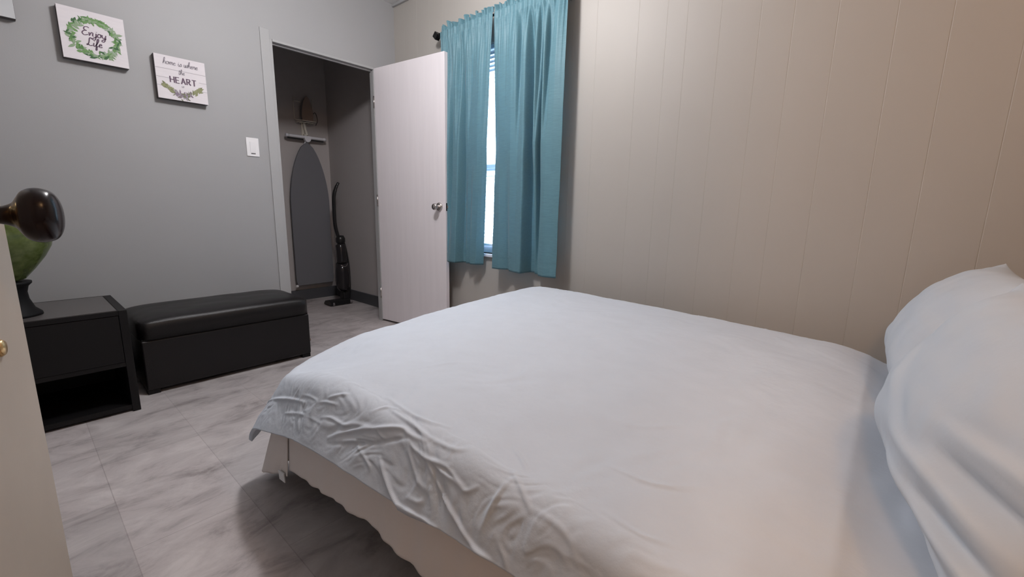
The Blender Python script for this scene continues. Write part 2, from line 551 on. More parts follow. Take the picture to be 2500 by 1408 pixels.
# ------------------------------------------------------------------ curtain rod and curtains
RZ, RY = 2.158, Y_WIN - 0.078
rod = thing('curtain_rod', 'black curtain rod with square finial above the window', 'curtain rod', (0, 0, 0))
MB().tube([(-2.565, RY, RZ), (-1.44, RY, RZ)], 0.008, 16).build('rod', 'black_metal', rod, smooth=True)
for sx, x in ((-1, -2.565), (1, -1.44)):
    f = MB()
    f.tube([(x, RY, RZ), (x + sx * 0.02, RY, RZ)], 0.013, 16)
    q = Matrix.Translation((x + sx * 0.036, RY, RZ)) @ Matrix.Rotation(PI / 4, 4, 'Y')
    f.box((-0.020, -0.018, -0.020), (0.020, 0.018, 0.020), q)
    f.build('finial', 'black_metal', rod, bevel=0.002)
for x in (-2.45, -1.52):
    b = MB()
    b.box((x - 0.01, Y_WIN - 0.004, RZ - 0.03), (x + 0.01, Y_WIN, RZ + 0.03))
    b.box((x - 0.006, RY - 0.004, RZ - 0.013), (x + 0.006, Y_WIN - 0.003, RZ - 0.008))
    b.build('bracket', 'black_metal', rod)


def interp_profile(ctrl, s):
    """smooth 1D interpolation of (position, value)"""
    xs = np.array([c[0] for c in ctrl])
    ys = np.array([c[1] for c in ctrl])
    fine = np.linspace(0, 1, 600)
    v = np.interp(fine, xs, ys)
    kern = np.hanning(11)
    kern /= kern.sum()
    v = np.convolve(np.pad(v, 5, mode='edge'), kern, 'valid')
    return np.interp(s, fine, v)


def curtain(name, label, top_edges, bot_edges, prof_top, prof_mid, prof_bot, zbot, seed):
    """profiles give how far the cloth comes out from the wall across the width"""
    r = np.random.RandomState(seed)
    nu, nv = 280, 150
    s = np.linspace(0, 1, nu)
    zt = RZ + 0.045
    zs = np.concatenate([np.linspace(zt, RZ - 0.03, 22), np.linspace(RZ - 0.04, zbot, nv - 22)])
    P = np.zeros((nu, nv, 3))
    pt, pm, pb = (interp_profile(p, s) for p in (prof_top, prof_mid, prof_bot))
    ph = r.rand(8) * 6.28
    gather = sum(np.sin(2 * PI * s * fq + ph[i]) * a for i, (fq, a) in enumerate(((9, 0.006), (15, 0.005), (23, 0.004), (31, 0.002))))
    for j, z in enumerate(zs):
        t = np.clip((RZ - z) / (RZ - zbot), 0, 1)
        if t < 0.5:
            base = pt + (pm - pt) * (t / 0.5)
        else:
            base = pm + (pb - pm) * ((t - 0.5) / 0.5)
        fade = math.exp(-max(0, (RZ - 0.03 - z)) / 0.16)
        d = base * (1 - fade) + (0.078 + 0.012 + gather * 0.9) * fade
        # rod pocket pinch lines and header ruffle
        if z > RZ - 0.04:
            if z > RZ + 0.012:
                q = (z - RZ - 0.012) / 0.033
                d = 0.078 + 0.004 + gather * (0.9 + 1.3 * q)
            else:
                d = 0.078 + 0.0125 + gather * 0.45
        x0 = np.interp(t, [0, 0.5, 1], top_edges and [top_edges[0], (top_edges[0] + bot_edges[0]) / 2, bot_edges[0]])
        x1 = np.interp(t, [0, 0.25, 0.6, 1], [top_edges[1], top_edges[1] * 0.82 + bot_edges[1] * 0.18,
                                            top_edges[1] * 0.55 + bot_edges[1] * 0.45, bot_edges[1]])
        xs = x0 + (x1 - x0) * s + 0.004 * np.sin(s * 40 + ph[5]) * fade
        zz = z + np.zeros(nu)
        if z > RZ + 0.012:
            zz = z + (z - RZ - 0.012) / 0.033 * (0.008 * np.sin(s * 37 + ph[6]) + 0.006 * np.sin(s * 71 + ph[7]))
        wob = np.array([noise.noise(Vector((xx * 7, z * 5, seed))) for xx in xs]) * 0.004 * min(1, t * 4)
        # hem seam
        if abs(z - (zbot + 0.075)) < 0.008:
            d = d - 0.0025
        P[:, j, 0] = xs
        P[:, j, 1] = Y_WIN - np.maximum(d + wob, 0.032)
        P[:, j, 2] = zz + 0.012 * (s - 0.5) * 0
    o = grid_object(name, P, 'curtain', solid=0.002)
    return tag(o, label, 'curtain', group=None)


curtain('curtain', 'left teal curtain, partly hidden behind the open white closet door',
        (-2.548, -2.052), (-2.53, -2.165),
        [(0, .085), (.12, .11), (.15, .06), (.22, .06), (.26, .105), (.36, .11), (.385, .05), (.46, .05), (.5, .105), (.60, .11), (.63, .07), (.72, .085), (.82, .105), (.9, .085), (1, .095)],
        [(0, .045), (.1, .095), (.16, .10), (.19, .05), (.25, .06), (.30, .105), (.43, .115), (.455, .04), (.51, .045), (.55, .085), (.7, .10), (.85, .11), (.95, .105), (1, .085)],
        [(0, .06), (.12, .10), (.25, .125), (.42, .125), (.46, .05), (.54, .045), (.62, .075), (.70, .06), (.78, .095), (.9, .085), (1, .038)],
        0.578, 3)
curtain('curtain', 'right teal curtain with deep shadowed folds, hanging clear of the door',
        (-2.030, -1.478), (-2.022, -1.478),
        [(0, .09), (.08, .105), (.20, .10), (.28, .115), (.36, .115), (.375, .05), (.41, .05), (.43, .11), (.50, .12), (.515, .035), (.56, .035), (.58, .11), (.63, .12), (.645, .04), (.68, .04), (.70, .115), (.745, .12), (.76, .03), (.81, .03), (.83, .11), (.9, .12), (1, .10)],
        [(0, .070), (.1, .095), (.30, .115), (.40, .105), (.49, .125), (.51, .125), (.525, .034), (.60, .034), (.615, .11), (.66, .12), (.675, .034), (.715, .036), (.73, .115), (.82, .13), (.9, .125), (1, .11)],
        [(0, .10), (.1, .10), (.2, .065), (.24, .07), (.3, .11), (.42, .13), (.51, .14), (.525, .034), (.63, .034), (.645, .075), (.745, .075), (.76, .125), (.85, .14), (.93, .135), (1, .12)],
        0.572, 11)

# ------------------------------------------------------------------ closet door (open)
d1 = thing('door_1', 'white flush closet door standing open in front of the curtains', 'door',
           (X_LEFT + 0.006, Y_HINGE + 0.002, 0), 0.115, 'structure')
DW, DT = 0.748, 0.035
MB().box((0, 0, 0.016), (DW, DT, HEAD_Z - 0.003)).build('door_slab', 'door', d1, bevel=0.0025)
kz, kx = 0.977, DW - 0.062
kn = MB()
kn.lathe([(0, -0.062), (0.017, -0.0615), (0.0225, -0.058), (0.0245, -0.050), (0.0225, -0.040), (0.016, -0.032), (0.0125, -0.026),
          (0.0125, -0.012)], (kx, 0, kz), (0, 1, 0), 32)
kno = kn.build('door_knob', 'steel', d1, smooth=True)
MB().lathe([(0, -0.013), (0.020, -0.013), (0.029, -0.009), (0.0315, -0.003), (0.0315, 0.0), (0, 0)], (kx, 0, kz), (0, 1, 0), 36).build('rosette', 'steel', kno, smooth=True)
MB().lathe([(0, 0.062), (0.0225, 0.058), (0.0245, 0.050), (0.016, 0.032), (0.0125, 0.0), (0, 0)], (kx, DT, kz), (0, 1, 0), 24).build('door_knob', 'steel', d1, smooth=True)
lp = MB().box((DW - 0.001, 0.005, kz - 0.028), (DW + 0.0022, DT - 0.005, kz + 0.028)).build('latch_plate', 'black_metal', d1, bevel=0.0008)
MB().box((DW + 0.001, 0.011, kz - 0.010), (DW + 0.011, DT - 0.011, kz + 0.010)).build('latch_bolt', 'steel', lp, bevel=0.003)
for hz in (0.25, 1.02, 1.78):
    MB().tube([(-0.004, -0.004, hz - 0.045), (-0.004, -0.004, hz + 0.045)], 0.0055, 12).build('hinge', 'steel', d1, smooth=True)

# ------------------------------------------------------------------ near door with the brown knob
TH = math.radians(76)
nrm = Vector((math.cos(TH), math.sin(TH), 0))
tan = Vector((math.sin(TH), -math.cos(TH), 0))
edge = Vector((-0.722, -0.0025, 0))
d2 = thing('door_2', 'cream painted bedroom door standing open at the near left edge', 'door', (0, 0, 0), 0, 'structure')
W2 = 0.76
R4 = Matrix((tan, nrm, Vector((0, 0, 1)))).transposed().to_4x4()
R4.translation = edge
MB().box((0, -0.035, 0.012), (W2, 0, HEAD_Z - 0.003), R4).build('door_slab', 'old_door', d2, bevel=0.003)
KZ2 = 0.967
kc = edge + tan * 0.058 + Vector((0, 0, KZ2))
knob_profile = [(0.0075, 0.006), (0.0083, 0.011), (0.0098, 0.017), (0.0130, 0.0225), (0.0190, 0.0265), (0.0245, 0.0305), (0.0272, 0.037),
                 (0.0268, 0.044), (0.0235, 0.0505), (0.016, 0.0545), (0.007, 0.056), (0, 0.0563)]
k2 = MB().lathe([(max(0.0, q[0]), q[1]) for q in smooth_line(knob_profile, 6)], kc, nrm, 64).build('door_knob', 'knob', d2, smooth=True)
MB().lathe([(0, 0.0), (0.0095, 0.0), (0.0095, 0.0075), (0, 0.0075)], kc, nrm, 24).build('shank', 'brass', k2, smooth=True)
MB().lathe([(0, 0.004), (0.012, 0.004), (0.020, 0.0025), (0.022, 0.0), (0, 0)], kc, nrm, 32).build('rosette', 'brass', d2, smooth=True)
esc = MB().lathe([(0, 0.004), (0.007, 0.003), (0.009, 0.0), (0, 0)], edge + tan * 0.076 + Vector((0, 0, 0.838)), nrm, 24).build('keyhole_plate', 'brass', d2, smooth=True)

# ------------------------------------------------------------------ light switch
sw = thing('light_switch', 'white rocker light switch on the wall left of the closet opening', 'light switch', (X_LEFT, 1.1105, 1.338))
MB().box((0, -0.0375, -0.0585), (0.006, 0.0375, 0.0585)).build('wall_plate', 'white_plastic', sw, bevel=0.003)
rk = MB()
rk.prism([(0.006, -0.033), (0.0075, -0.033), (0.0105, 0.033), (0.006, 0.033)], -0.0165, 0.0165, 'xz')
rk.build('rocker', 'white_plastic', sw, bevel=0.001)
MB().box((0.006, -0.013, -0.0435), (0.0072, 0.013, -0.038)).build('locator_slot', 'dark_slot', sw)


# ------------------------------------------------------------------ canvas pictures
def leaf(bm, c, ang, ln, wd, mi, x=0.0):
    """flat printed leaf in the canvas plane (y, z)"""
    pts = []
    for t, wf in ((0, 0.02), (0.2, 0.7), (0.45, 1.0), (0.7, 0.7), (1.0, 0.02)):
        pts.append((t * ln, wf * wd))
    loop = pts + [(a, -b) for a, b in reversed(pts)]
    vs = []
    for a, b in loop:
        y = c[0] + a * math.cos(ang) - b * math.sin(ang)
        zz = c[1] + a * math.sin(ang) + b * math.cos(ang)
        vs.append(bm.verts.new((x, y, zz)))
    f = bm.faces.new(vs)
    f.material_index = mi


def stroke_mesh(mb, strokes, x, wd):
    for st in strokes:
        x = x + 0.00006
        pts = smooth_line([(0, p[0], p[1]) for p in st], 6)
        n = len(pts)
        L, R = [], []
        for i in range(n):
            a = pts[max(0, i - 1)]
            b = pts[min(n - 1, i + 1)]
            t = b - a
            t = t / (np.hypot(t[1], t[2]) + 1e-9)
            wv = wd * (0.75 + 0.5 * abs(t[2]))
            L.append(mb.bm.verts.new((x, pts[i][1] - t[2] * wv, pts[i][2] + t[1] * wv)))
            R.append(mb.bm.verts.new((x, pts[i][1] + t[2] * wv, pts[i][2] - t[1] * wv)))
        for i in range(n - 1):
            try:
                mb.bm.faces.new((L[i], L[i + 1], R[i + 1], R[i]))
            except ValueError:
                pass


CURSIVE = {   # stroke letters in a box one unit tall
    'E': ([[(0.62, 0.92), (0.42, 1.02), (0.18, 0.9), (0.2, 0.64), (0.42, 0.55), (0.2, 0.5), (0.05, 0.25), (0.25, 0.0), (0.6, 0.12)]], 0.66),
    'n': ([[(0.0, 0.42), (0.08, 0.0)], [(0.08, 0.1), (0.22, 0.42), (0.36, 0.38), (0.36, 0.08), (0.48, 0.04)]], 0.46),
    'j': ([[(0.2, 0.42), (0.2, -0.2), (0.08, -0.42), (-0.08, -0.25), (0.32, 0.06)], [(0.2, 0.58), (0.22, 0.62)]], 0.32),
    'o': ([[(0.3, 0.38), (0.12, 0.42), (0.02, 0.2), (0.14, 0.0), (0.32, 0.1), (0.32, 0.32), (0.22, 0.4), (0.44, 0.34)]], 0.42),
    'y': ([[(0.02, 0.42), (0.06, 0.12), (0.22, 0.04), (0.34, 0.2), (0.36, 0.42)], [(0.36, 0.42), (0.34, -0.2), (0.2, -0.42), (0.06, -0.28), (0.44, 0.06)]], 0.46),
    'L': ([[(0.42, 0.84), (0.36, 1.0), (0.22, 0.9), (0.2, 0.4), (0.1, 0.05), (0.02, 0.1), (0.16, 0.14), (0.36, 0.0), (0.58, 0.1)]], 0.6),
    'i': ([[(0.08, 0.42), (0.08, 0.1), (0.16, 0.0), (0.26, 0.08)], [(0.1, 0.6), (0.12, 0.64)]], 0.24),
    'f': ([[(0.02, 0.08), (0.24, 0.6), (0.26, 0.98), (0.14, 0.9), (0.12, 0.2), (0.1, -0.4), (0.2, -0.38), (0.18, 0.0), (0.36, 0.1)]], 0.34),
    'e': ([[(0.02, 0.18), (0.26, 0.28), (0.2, 0.42), (0.06, 0.32), (0.06, 0.08), (0.2, 0.0), (0.36, 0.1)]], 0.34),
    'h': ([[(0.0, 0.08), (0.2, 0.7), (0.16, 1.0), (0.07, 0.8), (0.06, 0.0)], [(0.06, 0.12), (0.2, 0.42), (0.32, 0.36), (0.32, 0.06), (0.44, 0.06)]], 0.42),
    'm': ([[(0.0, 0.42), (0.06, 0.0)], [(0.06, 0.1), (0.17, 0.42), (0.26, 0.36), (0.26, 0.0)], [(0.26, 0.1), (0.37, 0.42), (0.47, 0.36), (0.47, 0.05), (0.58, 0.06)]], 0.56),
    's': ([[(0.0, 0.06), (0.2, 0.44), (0.28, 0.14), (0.14, 0.0), (0.02, 0.08)], [(0.26, 0.06), (0.36, 0.08)]], 0.34),
    'w': ([[(0.0, 0.42), (0.06, 0.04), (0.2, 0.06), (0.24, 0.4), (0.28, 0.04), (0.42, 0.06), (0.46, 0.42), (0.56, 0.36)]], 0.54),
    'r': ([[(0.0, 0.08), (0.1, 0.44), (0.14, 0.36), (0.28, 0.38), (0.26, 0.06), (0.38, 0.08)]], 0.36),
    't': ([[(0.12, 0.85), (0.1, 0.1), (0.18, 0.0), (0.28, 0.08)], [(-0.02, 0.56), (0.28, 0.6)]], 0.28),
    ' ': ([], 0.3),
}


def write_cursive(mb, text, cy, z, h, x, wd, slant=0.18):
    total = sum(CURSIVE[c][1] for c in text) * h
    cur = cy - total / 2
    for c in text:
        x = x + 0.0001
        st, adv = CURSIVE[c]
        stroke_mesh(mb, [[(cur + (p[0] + slant * p[1]) * h, z + p[1] * h) for p in s] for s in st], x, wd)
        cur += adv * h


BLOCK = {'H': [[(0, 0), (0, 1)], [(.6, 0), (.6, 1)], [(0, .5), (.6, .5)]],
         'E': [[(0, 0), (0, 1)], [(0, 0), (.5, 0)], [(0, .5), (.42, .5)], [(0, 1), (.5, 1)]],
         'A': [[(0, 0), (.3, 1)], [(.3, 1), (.6, 0)], [(.1, .35), (.5, .35)]],
         'R': [[(0, 0), (0, 1)], [(0, 1), (.4, .98)], [(.4, .98), (.5, .76)], [(.5, .76), (.4, .52)], [(.4, .52), (0, .5)], [(.22, .5), (.56, 0)]],
         'T': [[(.3, 0), (.3, 1)], [(0, 1), (.6, 1)]]}


def block_text(mb, text, cy, z, h, x, wd):
    adv = h * 0.86
    cur = cy - adv * len(text) / 2 + adv * 0.12
    for c in text:
        for a, b in BLOCK[c]:
            x = x + 0.00005
            p = np.array([cur + a[0] * h, z + a[1] * h])
            q = np.array([cur + b[0] * h, z + b[1] * h])
            d = (q - p) / (np.hypot(*(q - p)) + 1e-9) * wd
            nrm2 = np.array([-d[1], d[0]])
            ww = 1.3 if abs(d[1]) > abs(d[0]) else 0.8
            vs = [mb.bm.verts.new((x, *(p - d * .6 + nrm2 * ww))), mb.bm.verts.new((x, *(q + d * .6 + nrm2 * ww))),
                  mb.bm.verts.new((x, *(q + d * .6 - nrm2 * ww))), mb.bm.verts.new((x, *(p - d * .6 - nrm2 * ww)))]
            mb.bm.faces.new(vs)
        cur += adv


CT = 0.040


def canvas(label, yc, zc, wy, hz, front):
    t = thing('canvas_picture', label, 'picture', (X_LEFT, yc, zc), 0, None, None)
    MB().box((0, -wy / 2, -hz / 2), (CT, wy / 2, hz / 2)).build('canvas_edge', 'canvas_edge', t, bevel=0.002)
    MB().box((CT, -wy / 2 + 0.0008, -hz / 2 + 0.0008), (CT + 0.0012, wy / 2 - 0.0008, hz / 2 - 0.0008)).build('canvas_face', front, t)
    return t


fx = CT + 0.0018
c1 = canvas('square white canvas with a green leaf wreath around lettering', 0.405, 1.790, 0.248, 0.240, 'canvas')
wm = MB()
for ring in range(230):
    a = rnd.uniform(0, 2 * PI)
    rr = rnd.gauss(0.081, 0.007)
    tang = a + PI / 2 + rnd.choice((-1, 1)) * rnd.uniform(0.15, 0.9)
    if rnd.random() < 0.3:
        tang = a + rnd.uniform(-0.5, 0.5)
    ll = rnd.uniform(0.020, 0.036)
    cc = (rr * math.cos(a) * 1.08 - 0.5 * ll * math.cos(tang), rr * math.sin(a) - 0.5 * ll * math.sin(tang) - 0.004)
    leaf(wm.bm, cc, tang, ll, rnd.uniform(0.0035, 0.0065), rnd.choice((0, 1, 1, 2, 2, 3, 4)), fx + rnd.uniform(0, 0.0006))
wm.build('wreath_print', ['leaf0', 'leaf1', 'leaf2', 'leaf3', 'leaf4'], c1)
tx = MB()
write_cursive(tx, 'Enjoy', 0.0, 0.004, 0.040, fx + 0.0003, 0.0018)
write_cursive(tx, 'Life', -0.004, -0.042, 0.038, fx + 0.0003, 0.0018)
tx.build('lettering', 'ink', c1)

c2 = canvas('smaller white plank-look canvas with HEART lettering over a green spray', 0.757, 1.666, 0.238, 0.232, 'canvas')
ln = MB()
for zz, ya, yb in ((0.045, -0.119, 0.119), (-0.002, -0.119, -0.05), (-0.047, -0.119, -0.09), (-0.047, 0.08, 0.119), (0.0, 0.08, 0.119)):
    ln.box((CT + 0.0012, ya, zz - 0.0008), (fx, yb, zz + 0.0008))
ln.build('plank_lines', 'line', c2)
for word, wz, wh, wwd in (('home is where', 0.070, 0.033, 0.0011), ('the', 0.026, 0.028, 0.0011), ('is', -0.042, 0.020, 0.0007)):
    t2 = MB()
    write_cursive(t2, word, 0.0, wz, wh, fx + 0.0003, wwd)
    t2.build('script_lettering', 'ink_grey', c2)
t3 = MB()
block_text(t3, 'HEART', 0.006, -0.022, 0.030, fx + 0.0003, 0.0023)
t3.build('block_lettering', 'ink', c2)
sp = MB()
for k in range(170):
    u = rnd.uniform(-1, 1)
    cy = u * 0.085
    cz = -0.090 + 0.050 * abs(u) ** 1.8 + rnd.gauss(0, 0.006)
    a = (PI / 2 - u * 0.9) + rnd.uniform(-0.7, 0.7)
    dark = abs(u) < 0.45
    leaf(sp.bm, (cy, cz), a if not dark else rnd.uniform(0, 2 * PI), rnd.uniform(0.012, 0.026), rnd.uniform(0.0022, 0.0048),
         rnd.choice((2, 3, 0)) if dark else rnd.choice((0, 1, 1)), fx + rnd.uniform(0, 0.0006))
sp.build('spray_print', ['spray0', 'spray1', 'spray2', 'spray3'], c2)

c3 = canvas('pale canvas cut off at the top left corner of the photo', 0.018, 1.915, 0.248, 0.240, 'canvas_grey')
b3 = MB()
b3.box((CT + 0.0012, -0.1, -0.075), (fx, 0.06, -0.066))
b3.build('printed_band', 'line', c3)

# ------------------------------------------------------------------ storage bench
bn = thing('storage_bench', 'black faux leather storage bench along the picture wall', 'bench', (-2.992, 0.777, 0))
bw, bd = 0.42, 0.23
MB().box((-bd, -bw, 0.022), (bd, bw, 0.285)).build('bench_body', 'leather', bn, bevel=0.010)
# padded lid with a soft crowned top
nu, nv = 61, 33
Pu = np.zeros((nu, nv, 3))
lid = MB()
vs = []
for i in range(nu):
    row = []
    for j in range(nv):
        u = -1 + 2 * i / (nu - 1)
        v = -1 + 2 * j / (nv - 1)
        e = max(abs(u) ** 14, abs(v) ** 8)
        z = 0.372 + 0.036 * (1 - abs(u) ** 6) ** 0.5 * (1 - abs(v) ** 4) ** 0.5 + 0.002 * noise.noise(Vector((u * 4, v * 3, 2)))
        lx_, ly_ = v * (bd + 0.006), u * (bw + 0.004)
        rr = 0.045
        ax_ = max(-(bd + 0.006 - rr), min(bd + 0.006 - rr, lx_))
        ay_ = max(-(bw + 0.004 - rr), min(bw + 0.004 - rr, ly_))
        ql = math.hypot(lx_ - ax_, ly_ - ay_)
        qm = max(abs(lx_ - ax_), abs(ly_ - ay_))
        if ql > 1e-6:
            lx_, ly_ = ax_ + (lx_ - ax_) * qm / ql, ay_ + (ly_ - ay_) * qm / ql
        row.append(lid.bm.verts.new((lx_, ly_, z)))
    vs.append(row)
for i in range(nu - 1):
    for j in range(nv - 1):
        lid.bm.faces.new((vs[i][j], vs[i + 1][j], vs[i + 1][j + 1], vs[i][j + 1]))
edge_loop = [vs[i][0] for i in range(nu)] + [vs[nu - 1][j] for j in range(1, nv)] + [vs[i][nv - 1] for i in range(nu - 2, -1, -1)] + [vs[0][j] for j in range(nv - 2, 0, -1)]
low = [lid.bm.verts.new((v.co.x, v.co.y, 0.292)) for v in edge_loop]
n = len(low)
for i in range(n):
    lid.bm.faces.new((edge_loop[i], edge_loop[(i + 1) % n], low[(i + 1) % n], low[i]))
lid.bm.faces.new(low)
lo = lid.build('padded_lid', 'leather', bn, smooth=True)
pp = []
MB().box((-bd + 0.006, -bw + 0.006, 0.284), (bd - 0.006, bw - 0.006, 0.293)).build('lid_gap', 'black_wood', bn)
for sx in (-1, 1):
    for sy in (-1, 1):
        MB().box((sx * (bd - 0.03) - 0.025, sy * (bw - 0.03) - 0.025, 0), (sx * (bd - 0.03) + 0.025, sy * (bw - 0.03) + 0.025, 0.024)).build('foot', 'black_wood', bn)
MB().tube([(0.2, bw - 0.001, 0.105), (0.2, bw + 0.012, 0.105)], [0.006, 0.009], 12).build('side_knob', 'iron_body', bn, smooth=True)

# ------------------------------------------------------------------ nightstand
ns = thing('nightstand', 'low black nightstand with an open cubby beside the storage bench', 'nightstand', (-2.83, 0.10, 0))
hx, hy, H = 0.235, 0.205, 0.490
MB().box((-hx, hy - 0.03, 0), (hx, hy, H)).build('side_panel', 'black_wood', ns, bevel=0.002)
MB().box((-hx, -hy, 0), (hx, -hy + 0.03, H)).build('side_panel', 'black_wood', ns, bevel=0.002)
MB().box((-hx, -hy + 0.03, 0), (-hx + 0.012, hy - 0.03, H)).build('back_panel', 'black_wood', ns)
MB().box((-hx + 0.012, -hy + 0.03, 0.012), (hx - 0.006, hy - 0.03, 0.034)).build('bottom_shelf', 'black_wood', ns)
MB().box((-hx + 0.012, -hy + 0.03, 0.225), (hx - 0.004, hy - 0.03, 0.245)).build('shelf', 'black_wood', ns)
MB().box((hx - 0.022, -hy + 0.031, 0.246), (hx - 0.002, hy - 0.031, H - 0.024)).build('drawer_front', 'black_wood', ns, bevel=0.002)
MB().box((-hx + 0.012, -hy + 0.03, H - 0.022), (hx, hy - 0.03, H - 0.001)).build('top_frame', 'black_wood', ns, bevel=0.001)
MB().box((-hx + 0.022, -hy + 0.034, H - 0.002), (hx - 0.008, hy - 0.034, H + 0.0015)).build('top_panel', 'nightstand_top', ns)

# ------------------------------------------------------------------ green bowl vase on its pedestal
vz = thing('vase', 'green glass bowl vase on a black flared pedestal, behind the brown door knob', 'vase', (-2.76, -0.045, 0.4915))
MB().lathe([(0, 0), (0.098, 0), (0.096, 0.010), (0.077, 0.03), (0.064, 0.07), (0.062, 0.10), (0.068, 0.125), (0.080, 0.138), (0.080, 0.146), (0, 0.146)],
           seg=40).build('pedestal', 'pedestal', vz, smooth=True)
MB().lathe([(0, 0.147), (0.040, 0.147), (0.066, 0.158), (0.10, 0.20), (0.135, 0.25), (0.158, 0.295), (0.170, 0.345), (0.166, 0.395), (0.150, 0.43),
            (0.145, 0.43), (0.160, 0.392), (0.164, 0.345), (0.152, 0.298), (0.130, 0.254), (0.094, 0.204), (0.06, 0.163), (0.03, 0.153), (0, 0.153)], seg=56).build('bowl', 'green_glass', vz, smooth=True)

# ------------------------------------------------------------------ closet: ironing board, caddy, iron
ib = thing('ironing_board', 'charcoal ironing board hanging nose up on the closet back wall', 'ironing board', (X_CLOSET + 0.05, 2.02, 0))


def board_outline(n=28):
    half = []
    for k in range(n + 1):
        t = k / n
        z = 0.165 + t * (1.575 - 0.165)
        if t < 0.58:
            wv = 0.192
        else:
            q = (t - 0.58) / 0.42
            wv = 0.192 * (1 - q ** 1.75) ** 0.62 if q < 1 else 0
            wv = max(wv, 0.0)
        if t < 0.02:
            wv -= 0.015
        half.append((wv, z))
    pts = [(a, b) for a, b in half if a > 0.003] + [(0, half[-1][1])] + [(-a, b) for a, b in reversed(half) if a > 0.003]
    return pts


MB().prism(board_outline(), 0.0, 0.028, 'yz').build('cover', 'board_cover', ib, bevel=0.006)
lb = MB()
lb.tube([(-0.012, -0.12, 0.30), (-0.012, -0.03, 1.50), (0.02, 0.0, 1.60)], 0.009, 10)
lb.tube([(-0.012, 0.12, 0.30), (-0.012, 0.03, 1.50), (0.02, 0.0, 1.60)], 0.009, 10)
lb.build('leg', 'grey_metal', ib, smooth=True)
fb = MB()
fb.tube([(0.032, -0.19, 1.617), (0.032, 0.18, 1.617)], 0.0135, 14)
fb.prism([(-0.035, 1.628), (0.04, 1.628), (0.03, 1.588), (0.012, 1.572), (-0.012, 1.572), (-0.025, 1.59)], 0.018, 0.05, 'yz')
fb.build('foot_bar', 'grey_metal', ib, bevel=0.003)
for y in (-0.185, 0.175):
    MB().tube([(0.032, y - 0.014, 1.617), (0.032, y + 0.014, 1.617)], 0.0155, 14).build('end_cap', 'grey_metal', ib, smooth=True)
ub = MB()
ub.box((0.012, -0.18, 1.590), (0.022, -0.03, 1.603)).box((0.012, 0.035, 1.590), (0.022, 0.17, 1.603))
ub.build('rubber_strip', 'black_plastic', ib, bevel=0.002)
MB().lathe([(0, 0), (0.012, 0.002), (0.014, 0.012), (0.010, 0.024), (0, 0.026)], (0.014, -0.185, 0.148), (0, 0, 1), 16).build('tip_cap', 'white_plastic', ib, smooth=True)

cd = thing('iron_holder', 'white wire iron holder on the closet wall above the ironing board', 'iron holder', (X_CLOSET, 2.035, 0))
cw = MB()
ZB = 1.775
loop = [(0.002, -0.085, ZB + .015), (0.05, -0.09, ZB), (0.11, -0.05, ZB - .008), (0.125, 0.0, ZB - 0.01), (0.11, 0.06, ZB - .005), (0.05, 0.10, ZB + 0.005), (0.002, 0.095, ZB + .02)]
cw.tube(smooth_line(loop, 5), 0.0032, 8)
loop2 = [(0.002, -0.075, ZB - .02), (0.05, -0.075, ZB - .018), (0.10, 0.0, ZB - .02), (0.05, 0.085, ZB - .016), (0.002, 0.085, ZB - .01)]
cw.tube(smooth_line(loop2, 5), 0.0028, 8)
for q in (-0.05, -0.015, 0.02, 0.055):
    cw.tube([(0.003, q, ZB - 0.02), (0.105 - abs(q) * 0.5, q, ZB - 0.016)], 0.0024, 6)
cw.tube(smooth_line([(0.002, -0.09, ZB + 0.17), (0.06, -0.095, ZB + 0.165), (0.085, -0.06, ZB + 0.16)], 5), 0.0028, 8)
cw.tube([(0.003, -0.088, ZB + 0.01), (0.003, -0.088, ZB + 0.22)], 0.0028, 8)
cw.tube([(0.003, 0.092, ZB + 0.01), (0.003, 0.092, ZB + 0.22)], 0.0028, 8)
cw.build('wire_basket', 'white_wire', cd, smooth=True)
st = MB()
st.box((0.001, -0.032, 1.60), (0.012, 0.016, ZB))
st.box((0.012, -0.022, 1.632), (0.05, 0.006, 1.65))
st.tube([(0.03, -0.012, ZB - 0.02), (0.034, -0.004, 1.70), (0.045, 0.004, 1.64)], [0.013, 0.011, 0.014], 12)
st.build('hanger_arm', 'white_wire', cd, bevel=0.002)

im = thing('clothes_iron', 'clothes iron standing nose up in the white wire holder', 'iron', (X_CLOSET + 0.062, 2.035, ZB - 0.012))
out = []
for k in range(17):
    t = k / 16
    out.append((0.056 * (1 - t ** 2.6) ** 0.75 * (0.9 + 0.1 * min(1, t * 6)), 0.004 + 0.232 * t))
poly = [(a, b) for a, b in out if a > 0.002] + [(0, 0.236)] + [(-a, b) for a, b in reversed(out) if a > 0.002]
MB().prism(poly, 0.028, 0.036, 'yz').build('soleplate', 'iron_body', im, bevel=0.002)
body = MB()
for x0, x1, s in ((-0.01, 0.028, 0.94),):
    body.prism([(a * s, 0.008 + (b - 0.004) * 0.95) for a, b in poly], x0, x1, 'yz')
body.build('body', 'grey_plastic', im, bevel=0.008)
MB().tube(smooth_line([(-0.008, 0, 0.18), (-0.045, 0, 0.16), (-0.05, 0, 0.06), (-0.01, 0, 0.02)], 6), 0.011, 12).build('handle', 'black_plastic', im, smooth=True)
MB().tube(smooth_line([(-0.02, 0.03, 0.01), (0.0, 0.085, 0.10), (0.02, 0.10, 0.03), (0.0, 0.09, -0.02)], 6), 0.003, 8).build('power_cord', 'black_plastic', im, smooth=True)

